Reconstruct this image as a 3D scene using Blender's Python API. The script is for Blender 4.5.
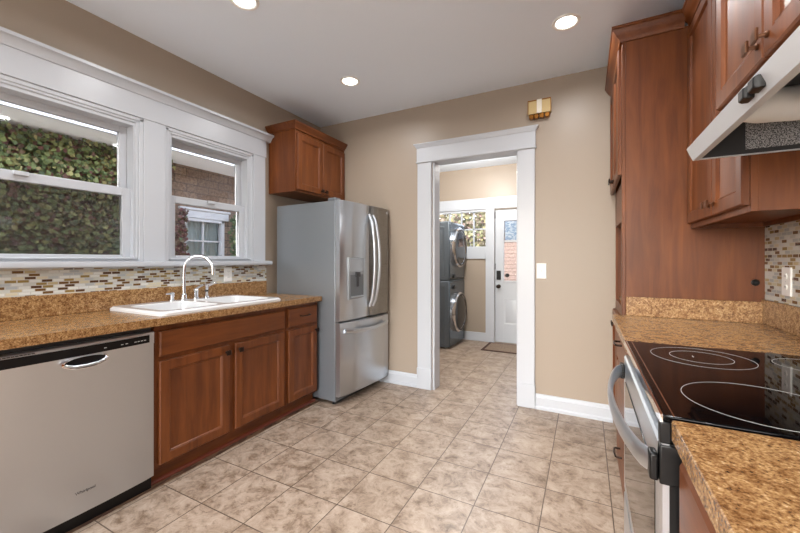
import bpy, bmesh, math, random
from mathutils import Vector, Matrix
R = math.radians
random.seed(7)
S = bpy.context.scene
C = S.collection
for o in list(bpy.data.objects): bpy.data.objects.remove(o)

# ------------------------------------------------------------------ camera
CAMZ = 1.222
cam = bpy.data.cameras.new('camera'); cam.sensor_width = 36; cam.lens = 16.2; cam.shift_y = -6.5/800
cam.clip_start = 0.02
co = bpy.data.objects.new('camera', cam); C.objects.link(co)
co.location = (0, 0, CAMZ); co.rotation_euler = (R(90), 0, R(27.28))
S.camera = co
# ------------------------------------------------------------------ world, lights, exposure
w = bpy.data.worlds.new('sky'); S.world = w; w.use_nodes = True
nt = w.node_tree; bg = nt.nodes['Background']
sky = nt.nodes.new('ShaderNodeTexSky'); sky.sky_type = 'NISHITA'; sky.sun_disc = False
sky.sun_elevation = R(38); sky.sun_rotation = R(200); sky.air_density = 1.0; sky.dust_density = 3.0
hs = nt.nodes.new('ShaderNodeHueSaturation'); hs.inputs['Saturation'].default_value = 0.5
nt.links.new(sky.outputs[0], hs.inputs['Color']); nt.links.new(hs.outputs[0], bg.inputs[0])
bg.inputs[1].default_value = 2.2
S.view_settings.view_transform = 'Standard'; S.view_settings.look = 'None'
S.view_settings.exposure = -0.38; S.view_settings.gamma = 1; S.view_settings.use_curve_mapping = False
CAN_POWER = 11.0
LAUNDRY_POWER = 110.0

# ------------------------------------------------------------------ materials
def nm(name):
    m = bpy.data.materials.new(name); m.use_nodes = True
    t = m.node_tree; return m, t, t.nodes['Principled BSDF']
def lin(c):
    return tuple(((x/255)/12.92 if x/255 <= .04045 else ((x/255+.055)/1.055)**2.4) for x in c) + (1,)
def mat(name, rgb, rough=.5, metal=0, spec=None, coat=0, bump=0, bscale=60):
    m, t, b = nm(name)
    b.inputs['Base Color'].default_value = lin(rgb); b.inputs['Roughness'].default_value = rough
    b.inputs['Metallic'].default_value = metal
    if spec is not None: b.inputs['Specular IOR Level'].default_value = spec
    if coat: b.inputs['Coat Weight'].default_value = coat; b.inputs['Coat Roughness'].default_value = .12
    n = t.nodes.new('ShaderNodeTexNoise'); n.inputs['Scale'].default_value = bscale
    tc = t.nodes.new('ShaderNodeTexCoord'); t.links.new(tc.outputs['Object'], n.inputs['Vector'])
    if bump:
        bp = t.nodes.new('ShaderNodeBump'); bp.inputs['Strength'].default_value = bump; bp.inputs['Distance'].default_value = .002
        t.links.new(n.outputs[0], bp.inputs['Height']); t.links.new(bp.outputs[0], b.inputs['Normal'])
    else:
        mr = t.nodes.new('ShaderNodeMapRange'); mr.inputs['To Min'].default_value = max(rough-.03, 0); mr.inputs['To Max'].default_value = rough+.03
        t.links.new(n.outputs[0], mr.inputs[0]); t.links.new(mr.outputs[0], b.inputs['Roughness'])
    return m
def ramp(t, stops, const=False):
    r = t.nodes.new('ShaderNodeValToRGB')
    if const: r.color_ramp.interpolation = 'CONSTANT'
    e = r.color_ramp.elements
    while len(e) < len(stops): e.new(.5)
    for i, (p, c) in enumerate(stops): e[i].position = p; e[i].color = lin(c)
    return r
def texnoise(t, scale, detail=4, rough=.6, vec=None, dist=0):
    n = t.nodes.new('ShaderNodeTexNoise'); n.inputs['Scale'].default_value = scale; n.inputs['Detail'].default_value = detail
    n.inputs['Roughness'].default_value = rough; n.inputs['Distortion'].default_value = dist
    if vec: t.links.new(vec, n.inputs['Vector'])
    return n
def objvec(t, sc=(1,1,1), loc=(0,0,0)):
    tc = t.nodes.new('ShaderNodeTexCoord'); mp = t.nodes.new('ShaderNodeMapping')
    mp.inputs['Scale'].default_value = sc; mp.inputs['Location'].default_value = loc
    t.links.new(tc.outputs['Object'], mp.inputs[0]); return mp.outputs[0]
def mix(t, a, b, f, mode='MIX'):
    x = t.nodes.new('ShaderNodeMix'); x.data_type = 'RGBA'; x.blend_type = mode
    for v, i in ((f, 0), (a, 6), (b, 7)):
        if hasattr(v, 'is_output') or isinstance(v, bpy.types.NodeSocket): t.links.new(v, x.inputs[i])
        else: x.inputs[i].default_value = v
    return x.outputs[2]
def wood(name, horiz=False):
    m, t, b = nm(name)
    v = objvec(t, (14, 14, 1.3) if not horiz else (1.3, 14, 14))
    n = texnoise(t, 1.6, 6, .6, v, .6)
    r = ramp(t, [(.25, (92, 46, 18)), (.5, (115, 62, 27)), (.75, (134, 76, 35))])
    t.links.new(n.outputs[0], r.inputs[0])
    n2 = texnoise(t, 2.2, 3, .5, objvec(t, (1.5, 1.5, .8)))
    r2 = ramp(t, [(.3, (215, 215, 215)), (.7, (255, 255, 255))]); t.links.new(n2.outputs[0], r2.inputs[0])
    t.links.new(mix(t, r.outputs[0], r2.outputs[0], 1.0, 'MULTIPLY'), b.inputs['Base Color'])
    b.inputs['Roughness'].default_value = .42; b.inputs['Specular IOR Level'].default_value = .35; b.inputs['Coat Weight'].default_value = .1; b.inputs['Coat Roughness'].default_value = .25
    return m
def granite(name):
    m, t, b = nm(name)
    v = objvec(t)
    n = texnoise(t, 165, 3, .7, v)
    r = ramp(t, [(.3, (78, 54, 34)), (.43, (138, 101, 64)), (.54, (166, 129, 85)), (.66, (190, 156, 112)), (.76, (226, 208, 180))])
    t.links.new(n.outputs[0], r.inputs[0])
    n2 = texnoise(t, 42, 4, .6, v); r2 = ramp(t, [(.38, (204, 190, 176)), (.56, (255, 255, 255))]); t.links.new(n2.outputs[0], r2.inputs[0])
    t.links.new(mix(t, r.outputs[0], r2.outputs[0], 1.0, 'MULTIPLY'), b.inputs['Base Color'])
    b.inputs['Roughness'].default_value = .26
    return m
def mosaic(name):
    # bricks over (y, z): 48 x 16 mm glass and stone sticks
    m, t, b = nm(name)
    tc = t.nodes.new('ShaderNodeTexCoord'); sp = t.nodes.new('ShaderNodeSeparateXYZ'); t.links.new(tc.outputs['Object'], sp.inputs[0])
    def M(op, a, bb=None, c=None):
        x = t.nodes.new('ShaderNodeMath'); x.operation = op
        for i, v in enumerate((a, bb, c)):
            if v is None: continue
            if isinstance(v, (int, float)): x.inputs[i].default_value = v
            else: t.links.new(v, x.inputs[i])
        return x.outputs[0]
    zr = M('DIVIDE', sp.outputs[2], .0162); row = M('FLOOR', zr); fz = M('FRACT', zr)
    wn = t.nodes.new('ShaderNodeTexWhiteNoise'); wn.noise_dimensions = '1D'; t.links.new(row, wn.inputs['W'])
    yc = M('ADD', M('DIVIDE', sp.outputs[1], .047), M('ADD', M('MULTIPLY', M('MODULO', row, 2.0), .5), M('MULTIPLY', wn.outputs[0], .22)))
    col = M('FLOOR', yc); fy = M('FRACT', yc)
    cb = t.nodes.new('ShaderNodeCombineXYZ'); t.links.new(col, cb.inputs[0]); t.links.new(row, cb.inputs[1])
    w2 = t.nodes.new('ShaderNodeTexWhiteNoise'); w2.noise_dimensions = '2D'; t.links.new(cb.outputs[0], w2.inputs['Vector'])
    r = ramp(t, [(0, (208, 208, 202)), (.2, (190, 190, 182)), (.32, (172, 176, 176)), (.42, (200, 190, 164)), (.52, (142, 118, 70)), (.64, (108, 78, 44)), (.77, (86, 60, 42)), (.88, (180, 164, 128)), (.94, (200, 202, 200))], True)
    t.links.new(w2.outputs[0], r.inputs[0])
    my = M('MULTIPLY', M('GREATER_THAN', fy, .05), M('LESS_THAN', fy, .95)); mz = M('MULTIPLY', M('GREATER_THAN', fz, .10), M('LESS_THAN', fz, .90))
    k = M('MULTIPLY', my, mz)
    t.links.new(mix(t, lin((186, 182, 174)), r.outputs[0], k), b.inputs['Base Color'])
    rr = t.nodes.new('ShaderNodeMapRange'); rr.inputs['To Min'].default_value = .7; rr.inputs['To Max'].default_value = .15
    t.links.new(k, rr.inputs[0]); t.links.new(rr.outputs[0], b.inputs['Roughness'])
    bp = t.nodes.new('ShaderNodeBump'); bp.inputs['Distance'].default_value = .0015; bp.inputs['Strength'].default_value = .6
    t.links.new(k, bp.inputs['Height']); t.links.new(bp.outputs[0], b.inputs['Normal'])
    return m
def floor_tile(name):
    m, t, b = nm(name)
    tc = t.nodes.new('ShaderNodeTexCoord'); sp = t.nodes.new('ShaderNodeSeparateXYZ'); t.links.new(tc.outputs['Object'], sp.inputs[0])
    def M(op, a, bb=None):
        x = t.nodes.new('ShaderNodeMath'); x.operation = op
        for i, v in enumerate((a, bb)):
            if v is None: continue
            if isinstance(v, (int, float)): x.inputs[i].default_value = v
            else: t.links.new(v, x.inputs[i])
        return x.outputs[0]
    P = .305
    xs = M('DIVIDE', M('ADD', sp.outputs[0], .19+P*20), P); ys = M('DIVIDE', M('ADD', sp.outputs[1], -1.76+P*20), P)
    fx, fy = M('FRACT', xs), M('FRACT', ys); g = .0085
    k = M('MULTIPLY', M('MULTIPLY', M('GREATER_THAN', fx, g), M('LESS_THAN', fx, 1-g)), M('MULTIPLY', M('GREATER_THAN', fy, g), M('LESS_THAN', fy, 1-g)))
    cb = t.nodes.new('ShaderNodeCombineXYZ'); t.links.new(M('FLOOR', xs), cb.inputs[0]); t.links.new(M('FLOOR', ys), cb.inputs[1])
    wn = t.nodes.new('ShaderNodeTexWhiteNoise'); wn.noise_dimensions = '2D'; t.links.new(cb.outputs[0], wn.inputs['Vector'])
    add = t.nodes.new('ShaderNodeVectorMath'); add.operation = 'MULTIPLY_ADD'
    t.links.new(wn.outputs['Color'], add.inputs[0]); add.inputs[1].default_value = (9, 9, 9); t.links.new(tc.outputs['Object'], add.inputs[2])
    n = texnoise(t, 9, 10, .78, add.outputs[0], .5)
    r = ramp(t, [(.33, (100, 82, 66)), (.43, (138, 119, 102)), (.52, (162, 144, 127)), (.62, (176, 159, 143)), (.8, (190, 176, 161))])
    t.links.new(n.outputs[0], r.inputs[0])
    n3 = texnoise(t, 26, 5, .7, add.outputs[0]); r3 = ramp(t, [(.34, (196, 186, 176)), (.46, (255, 255, 255))]); t.links.new(n3.outputs[0], r3.inputs[0])
    c = mix(t, r.outputs[0], r3.outputs[0], .8, 'MULTIPLY')
    t.links.new(mix(t, lin((84, 68, 56)), c, k), b.inputs['Base Color'])
    b.inputs['Roughness'].default_value = .3
    rr = t.nodes.new('ShaderNodeMapRange'); rr.inputs['To Min'].default_value = .30; rr.inputs['To Max'].default_value = .48
    t.links.new(n3.outputs[0], rr.inputs[0]); t.links.new(rr.outputs[0], b.inputs['Roughness'])
    bp = t.nodes.new('ShaderNodeBump'); bp.inputs['Distance'].default_value = .0015; bp.inputs['Strength'].default_value = .5
    ad = M('ADD', k, M('MULTIPLY', n3.outputs[0], .5)); t.links.new(ad, bp.inputs['Height']); t.links.new(bp.outputs[0], b.inputs['Normal'])
    return m
def steel(name, rgb=(202, 207, 213), rough=.31, axis='z'):
    m, t, b = nm(name)
    v = objvec(t, (3, 3, 300) if axis == 'z' else (300, 300, 2))
    n = texnoise(t, 3, 3, .6, v)
    b.inputs['Base Color'].default_value = lin(rgb); b.inputs['Metallic'].default_value = .95
    mr = t.nodes.new('ShaderNodeMapRange'); mr.inputs['To Min'].default_value = rough-.05; mr.inputs['To Max'].default_value = rough+.07
    t.links.new(n.outputs[0], mr.inputs[0]); t.links.new(mr.outputs[0], b.inputs['Roughness'])
    return m
def speckle(name, base, ink, scale=(400, 400, 260), thr=.5):
    m, t, b = nm(name)
    n = texnoise(t, 1, 2, .8, objvec(t, scale)); r = ramp(t, [(thr-.04, ink), (thr+.04, base)])
    t.links.new(n.outputs[0], r.inputs[0]); t.links.new(r.outputs[0], b.inputs['Base Color']); b.inputs['Roughness'].default_value = .6
    return m
def glass(name, tint=(1,1,1), alpha=.12):
    m, t, b = nm(name)
    t.nodes.remove(b); out = t.nodes['Material Output']
    tr = t.nodes.new('ShaderNodeBsdfTransparent'); tr.inputs[0].default_value = (*tint, 1)
    gl = t.nodes.new('ShaderNodeBsdfGlossy'); gl.inputs['Roughness'].default_value = .03
    fr = t.nodes.new('ShaderNodeFresnel'); fr.inputs[0].default_value = 1.4
    ms = t.nodes.new('ShaderNodeMixShader'); t.links.new(fr.outputs[0], ms.inputs[0]); t.links.new(tr.outputs[0], ms.inputs[1]); t.links.new(gl.outputs[0], ms.inputs[2])
    t.links.new(ms.outputs[0], out.inputs[0]); return m
def screen_mat(name):
    m, t, b = nm(name)
    out = t.nodes['Material Output']; b.inputs['Base Color'].default_value = lin((104, 104, 106)); b.inputs['Roughness'].default_value = .8
    tr = t.nodes.new('ShaderNodeBsdfTransparent'); ms = t.nodes.new('ShaderNodeMixShader'); ms.inputs[0].default_value = .42
    t.links.new(tr.outputs[0], ms.inputs[1]); t.links.new(b.outputs[0], ms.inputs[2]); t.links.new(ms.outputs[0], out.inputs[0]); return m
def emit(name, rgb, s):
    m, t, b = nm(name)
    b.inputs['Base Color'].default_value = lin(rgb); b.inputs['Emission Color'].default_value = lin(rgb); b.inputs['Emission Strength'].default_value = s
    return m
def leafmat(name, stops):
    m, t, b = nm(name)
    g = t.nodes.new('ShaderNodeNewGeometry'); r = ramp(t, stops)
    t.links.new(g.outputs['Random Per Island'], r.inputs[0]); t.links.new(r.outputs[0], b.inputs['Base Color'])
    b.inputs['Roughness'].default_value = .55; return m
def brickmat(name, c1, c2, mort, bw=.22, bh=.075, axis='x'):
    m, t, b = nm(name)
    tc = t.nodes.new('ShaderNodeTexCoord'); sp = t.nodes.new('ShaderNodeSeparateXYZ'); cb = t.nodes.new('ShaderNodeCombineXYZ')
    t.links.new(tc.outputs['Object'], sp.inputs[0]); t.links.new(sp.outputs[1 if axis == 'x' else 0], cb.inputs[0]); t.links.new(sp.outputs[2], cb.inputs[1])
    br = t.nodes.new('ShaderNodeTexBrick'); br.inputs['Scale'].default_value = 1; br.inputs['Brick Width'].default_value = bw; br.inputs['Row Height'].default_value = bh
    br.inputs['Mortar Size'].default_value = .006; br.inputs['Color1'].default_value = lin(c1); br.inputs['Color2'].default_value = lin(c2); br.inputs['Mortar'].default_value = lin(mort)
    t.links.new(cb.outputs[0], br.inputs['Vector'])
    n = texnoise(t, 30, 6, .75, tc.outputs['Object']); r = ramp(t, [(.3, (110, 100, 92)), (.6, (255, 255, 255))]); t.links.new(n.outputs[0], r.inputs[0])
    t.links.new(mix(t, br.outputs[0], r.outputs[0], .9, 'MULTIPLY'), b.inputs['Base Color']); b.inputs['Roughness'].default_value = .9
    bp = t.nodes.new('ShaderNodeBump'); bp.inputs['Distance'].default_value = .01; t.links.new(n.outputs[0], bp.inputs['Height']); t.links.new(bp.outputs[0], b.inputs['Normal'])
    return m

PAINT = mat('tan_wall_paint', (158, 144, 129), .42, bump=.08, bscale=180)
CEIL = mat('ceiling_paint', (230, 239, 249), .7, bump=.1, bscale=200)
WHITE = mat('white_trim_paint', (188, 192, 198), .32)
WOODV, WOODH = wood('cherry_wood'), wood('cherry_wood_horizontal', True)
DARKIN = mat('dark_wood_interior', (70, 34, 22), .6)
GRAN = granite('golden_laminate')
MOS = mosaic('mosaic_tile')
FLOOR = floor_tile('floor_tile')
STEEL = steel('brushed_steel'); STEELD = steel('brushed_steel_dark', (150, 148, 144), .28)  # dark copy: painted reflection on right fridge door, plain tone on grease filter
FSIDE = mat('fridge_side_grey', (140, 146, 152), .38, .55)
CHROME = mat('chrome', (232, 232, 236), .06, 1)
BLACK = mat('black_plastic', (12, 12, 13), .35, spec=.35)
BLACKG = mat('black_glass', (6, 6, 7), .035, spec=.12)
OVENG = mat('oven_door_glass', (10, 10, 11), .05)
DARKG = mat('dark_grey_paint', (52, 52, 54), .5)
CERAM = mat('white_enamel', (222, 223, 224), .12, coat=.5)
PLATE = mat('white_plastic', (232, 231, 228), .35)
BRONZE = mat('dark_bronze', (46, 34, 28), .35, .7)
PEWTER = mat('aged_bronze', (120, 84, 62), .32, .8)
RINGM = mat('burner_mark_grey', (170, 170, 170), .4)
GLASS = glass('window_glass'); SCREEN = screen_mat('insect_screen')
LAMP = emit('lamp_diffuser', (255, 250, 240), 9)
MACH = mat('graphite_enamel', (94, 102, 109), .3, .35)
MACHF = mat('graphite_front', (84, 94, 102), .22, .4)
SMOKE = mat('smoked_glass', (30, 32, 34), .06)
INK = mat('grey_lettering', (70, 70, 72), .4)
LTINK = mat('pale_lettering', (200, 200, 200), .4)
BRASS = mat('aged_brass', (150, 100, 42), .3, .8)
CHIMEB = mat('chime_tan_panel', (196, 172, 120), .5)
IVORY = mat('ivory_plastic', (226, 220, 206), .45)
TAG = speckle('printed_label', (196, 196, 198), (40, 40, 42), (260, 260, 420), .5)
NOTICE = speckle('printed_notice', (176, 188, 200), (104, 130, 160), (26, 26, 60), .5)
MATB = mat('mat_border_brown', (66, 40, 30), .85, bump=.4)
MATC = speckle('mat_weave', (150, 128, 108), (112, 92, 76), (120, 120, 120))
SHOE = mat('shoe_moulding_red_brown', (104, 44, 26), .35)
STRIP = speckle('floor_edge_strip', (112, 84, 62), (80, 56, 42), (30, 8, 30))
BRICK = brickmat('old_brick', (150, 128, 112), (122, 100, 86), (96, 84, 76), .3, .1)
SIDING = brickmat('clapboard_siding', (136, 118, 110), (132, 114, 106), (80, 68, 62), 6, .085, 'y')
EAVE = mat('white_eave_paint', (246, 247, 250), .6)
GROUND = mat('gravel_ground', (196, 192, 184), .95, bump=.6)
IVY = leafmat('ivy_leaf', [(0, (56, 72, 44)), (.3, (88, 106, 62)), (.6, (122, 134, 80)), (.8, (170, 168, 112)), (.88, (86, 60, 46)), (1, (104, 64, 58))])
IVYR = leafmat('red_creeper_leaf', [(0, (54, 30, 32)), (.5, (88, 44, 48)), (.8, (80, 72, 50)), (1, (60, 80, 44))])
IVYG = leafmat('green_creeper_leaf', [(0, (40, 62, 32)), (.6, (66, 86, 46)), (1, (104, 112, 62))])
AUTUMN = leafmat('autumn_leaf', [(0, (66, 72, 48)), (.4, (98, 94, 58)), (.7, (70, 60, 48)), (1, (92, 68, 60))])
BARK = mat('bark', (84, 68, 54), .9, bump=.6)
CURT = mat('curtain_blue_grey', (176, 200, 208), .5)

# ------------------------------------------------------------------ mesh helpers
class B:
    def __init__(s): s.bm = bmesh.new()
    def box(s, x0, x1, y0, y1, z0, z1):
        x0, x1 = sorted((x0, x1)); y0, y1 = sorted((y0, y1)); z0, z1 = sorted((z0, z1))
        v = [s.bm.verts.new(p) for p in ((x0,y0,z0),(x1,y0,z0),(x1,y1,z0),(x0,y1,z0),(x0,y0,z1),(x1,y0,z1),(x1,y1,z1),(x0,y1,z1))]
        for f in ((3,2,1,0),(4,5,6,7),(0,1,5,4),(1,2,6,5),(2,3,7,6),(3,0,4,7)): s.bm.faces.new([v[i] for i in f])
        return s
    def loft(s, loops, cap0=True, cap1=True, closed=True):
        rows = [[s.bm.verts.new(p) for p in l] for l in loops]; n = len(rows[0])
        for a, b in zip(rows, rows[1:]):
            for i in range(n if closed else n-1):
                j = (i+1) % n; s.bm.faces.new((a[i], a[j], b[j], b[i]))
        if cap0: s.bm.faces.new(rows[0][::-1])
        if cap1: s.bm.faces.new(rows[-1])
        return s
    def cyl(s, p0, p1, r0, r1=None, seg=20):
        r1 = r0 if r1 is None else r1
        p0, p1 = Vector(p0), Vector(p1); return s.lathe([(0, r0), ((p1-p0).length, r1)], p0, p1-p0, seg)
    def lathe(s, prof, o, axis, seg=24):   # prof: (distance, radius)
        o = Vector(o); a = Vector(axis).normalized(); u = a.orthogonal().normalized(); v = a.cross(u)
        s.loft([[o+a*d+(u*math.cos(2*math.pi*i/seg)+v*math.sin(2*math.pi*i/seg))*max(r, 1e-4) for i in range(seg)] for d, r in prof]); return s
    def tube(s, pts, r, seg=12, flat=None):
        pts = [Vector(p) for p in pts]; loops = []; up = None
        for i, p in enumerate(pts):
            t = (pts[min(i+1, len(pts)-1)]-pts[max(i-1, 0)]).normalized()
            if up is None: up = t.orthogonal().normalized() if flat is None else Vector(flat)
            u = (up-t*up.dot(t)).normalized(); v = t.cross(u); up = u
            rr = r[i] if isinstance(r, (list, tuple)) and len(r) == len(pts) else r
            ra, rb = (rr, rr) if not isinstance(rr, tuple) else rr
            loops.append([p+u*math.cos(2*math.pi*k/seg)*ra+v*math.sin(2*math.pi*k/seg)*rb for k in range(seg)])
        s.loft(loops); return s
    def ring(s, c, r0, r1, z0, z1, seg=48, ax='z', sq=1.0):
        c = Vector(c)
        def P(r, z, a):
            x, y = r*math.cos(a), r*math.sin(a)
            return c+(Vector((x, y*sq, z)) if ax == 'z' else Vector((z, x, y)))
        L = [[P(r, z, 2*math.pi*i/seg) for i in range(seg)] for r, z in ((r0, z0), (r1, z0), (r1, z1), (r0, z1), (r0, z0))]
        s.loft(L, False, False); return s
    def prism(s, pts, axis, a0, a1):  # pts 2D; axis 'y': pts=(x,z); 'x': pts=(y,z); 'z': pts=(x,y)
        f = {'x': lambda p, a: (a, p[0], p[1]), 'y': lambda p, a: (p[0], a, p[1]), 'z': lambda p, a: (p[0], p[1], a)}[axis]
        s.loft([[f(p, a0) for p in pts], [f(p, a1) for p in pts]]); return s
    def rects(s, x0, x1, z0, z1, prof, cap0=True):   # front faces -Y; prof: (inset, y)
        s.loft([[(x0+i, y, z0+i), (x1-i, y, z0+i), (x1-i, y, z1-i), (x0+i, y, z1-i)] for i, y in prof], cap0, True); return s
    def make(s, name, m, parent=None, bevel=0, ang=35, kind=None, label=None):
        bmesh.ops.remove_doubles(s.bm, verts=s.bm.verts, dist=1e-6)
        bmesh.ops.recalc_face_normals(s.bm, faces=s.bm.faces)
        me = bpy.data.meshes.new(name); s.bm.to_mesh(me); s.bm.free()
        for p in me.polygons: p.use_smooth = True
        me.set_sharp_from_angle(angle=R(ang))
        for mm in (m if isinstance(m, (list, tuple)) else [m]): me.materials.append(mm)
        o = bpy.data.objects.new(name, me); C.objects.link(o)
        if parent: o.parent = parent
        if bevel:
            b = o.modifiers.new('bevel', 'BEVEL'); b.width = bevel; b.segments = 2; b.limit_method = 'ANGLE'; b.angle_limit = R(40)
        if kind: o['kind'] = kind
        if label: o['label'] = label
        return o
def thing(name, label, cat, loc=(0,0,0), rz=0, group=None):
    o = bpy.data.objects.new(name, None); C.objects.link(o); o.location = loc; o.rotation_euler = (0, 0, R(rz))
    o.empty_display_size = .1; o['label'] = label; o['category'] = cat
    if group: o['group'] = group
    return o
def tag(o, label, cat, group=None):
    o['label'] = label; o['category'] = cat
    if group: o['group'] = group
    return o
def st(name, b, m, bevel=0): return b.make(name, m, None, bevel, kind='structure')
def text_mesh(name, body, size, m, parent, mtx, ext=.0004, label=None):
    cu = bpy.data.curves.new(name, 'FONT'); cu.body = body; cu.size = size; cu.extrude = ext; cu.align_x = 'CENTER'; cu.align_y = 'CENTER'
    t = bpy.data.objects.new(name+'_t', cu); C.objects.link(t)
    bpy.context.view_layer.update()
    me = bpy.data.meshes.new_from_object(t.evaluated_get(bpy.context.evaluated_depsgraph_get()))
    bpy.data.objects.remove(t); me.transform(mtx); me.materials.clear(); me.materials.append(m); me.name = name
    o = bpy.data.objects.new(name, me); C.objects.link(o); o.parent = parent
    if label: o['label'] = label
    return o

# ------------------------------------------------------------------ room shell
LX, RX, FY, BY, CZ, T = -2.625, .784, 3.157, -2.3, 2.697, .13
LW, LR, LY, LC = -2.45, .5, 5.39, 2.62       # laundry room
st('floor', B().box(LX-.15, RX+.15, BY-.15, LY+.15, -.1, 0), FLOOR)
st('ceiling', B().box(LX-.15, RX+.15, BY-.15, FY+T, CZ, CZ+.15), CEIL)
st('ceiling_laundry', B().box(LX-.15, RX+.15, FY+T, LY+.15, LC, LC+.15), CEIL)
# left wall with two window holes
W1 = (.20, 1.342); W2 = (1.483, 2.232); WZ = (1.215, 2.157)
b = B()
for y0, y1 in ((BY, W1[0]), (W1[1], W2[0]), (W2[1], FY+T)): b.box(LX-.15, LX, y0, y1, 0, CZ)
for y0, y1 in (W1, W2): b.box(LX-.15, LX, y0, y1, 0, WZ[0]).box(LX-.15, LX, y0, y1, WZ[1], CZ)
st('wall_left', b, PAINT)
st('wall_right', B().box(RX, RX+.15, BY, FY+T, 0, CZ), PAINT)
DX0, DX1, DZ = -1.262, -.518, 2.145
st('wall_far', B().box(LX-.15, DX0-.02, FY, FY+T, 0, CZ).box(DX1+.02, RX+.15, FY, FY+T, 0, CZ).box(DX0-.02, DX1+.02, FY, FY+T, DZ+.02, CZ), PAINT)
# back wall; its wide window is added behind the viewer as daylight fill
bx0, bx1, bz0, bz1 = -2.3, .45, .35, 2.4
st('wall_back', B().box(LX-.15, bx0, BY-.15, BY, 0, CZ).box(bx1, RX+.15, BY-.15, BY, 0, CZ).box(bx0, bx1, BY-.15, BY, 0, bz0).box(bx0, bx1, BY-.15, BY, bz1, CZ), PAINT)
b = B().box(bx0-.1, bx0, BY-.02, BY+.02, bz0-.1, bz1+.1).box(bx1, bx1+.1, BY-.02, BY+.02, bz0-.1, bz1+.1).box(bx0, bx1, BY-.02, BY+.02, bz0-.1, bz0).box(bx0, bx1, BY-.02, BY+.02, bz1, bz1+.1).box(-.98, -.92, BY-.06, BY-.02, bz0, bz1)
st('window_4', b, WHITE, .003)
# laundry shell
st('wall_laundry_left', B().box(LW-.15, LW, FY+T, LY, 0, LC), PAINT)
st('wall_laundry_right', B().box(LR, LR+.15, FY+T, LY, 0, LC), PAINT)
lwx0, lwx1, lwz0, lwz1 = -2.14, -1.30, 1.40, 1.975      # laundry window hole
ldx0, ldx1, ldz = -1.205, -.40, 1.97                    # exterior door hole
b = B().box(LW-.15, lwx0, LY, LY+.12, 0, LC).box(lwx0, lwx1, LY, LY+.12, 0, lwz0).box(lwx0, lwx1, LY, LY+.12, lwz1, LC)
b.box(lwx1, ldx0, LY, LY+.12, 0, LC).box(ldx0, ldx1, LY, LY+.12, ldz, LC).box(ldx1, LR+.15, LY, LY+.12, 0, LC)
st('wall_laundry_back', b, PAINT)
# jamb liner of the doorway
st('door_1', B().box(DX0-.02, DX0, FY-.002, FY+T+.002, 0, DZ).box(DX1, DX1+.02, FY-.002, FY+T+.002, 0, DZ).box(DX0-.02, DX1+.02, FY-.002, FY+T+.002, DZ, DZ+.02), WHITE, .002)
cs = thing('door_casing', 'white painted casing with crown head round the open doorway', 'door trim'); cs['kind'] = 'structure'; cs.name = 'trim_1'
del cs['label'], cs['category']
b = B()
b.box(-1.430, -1.288, FY-.022, FY, .19, 2.152).box(-.507, -.372, FY-.022, FY, .19, 2.152)
b.make('casing_board', WHITE, cs, .003)
B().box(-1.434, -1.286, FY-.03, FY, 0, .196).make('plinth_block', WHITE, cs, .004)
B().box(-.509, -.368, FY-.03, FY, 0, .196).make('plinth_block', WHITE, cs, .004)
B().box(-1.436, -.366, FY-.026, FY, 2.14, 2.29).make('head_board', WHITE, cs, .003)
B().box(-1.441, -.361, FY-.034, FY, 2.145, 2.157).make('fillet', WHITE, cs, .003)
def crown(b, x0, x1, y, z0, z1, out):   # moulding running in x on a wall face y (front -Y) with mitred returns
    pr = [(0, 0), (.25, .0), (.35, .25), (.8, .7), (.82, .78), (1, .8), (1, 1), (0, 1)]
    L = []
    for o, h in pr: 
        e = o*out; z = z0+(z1-z0)*h; L.append([(x0-e, y, z), (x0-e, y-e-.024, z), (x1+e, y-e-.024, z), (x1+e, y, z)])
    b.loft(L)
b = B(); crown(b, -1.432, -.370, FY, 2.285, 2.322, .028); b.make('crown_moulding', WHITE, cs)
def baseboard(name, x0, x1):
    b = B(); y = FY; b.prism([(y, 0), (y-.026, 0), (y-.026, .02), (y-.018, .03), (y-.018, .095), (y-.014, .10), (y-.014, .108), (y-.008, .118), (y, .122)], 'x', x0, x1); st(name, b, WHITE)
baseboard('baseboard_far_left', LX, -1.434); baseboard('baseboard_far_right', -.368, .181)

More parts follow.
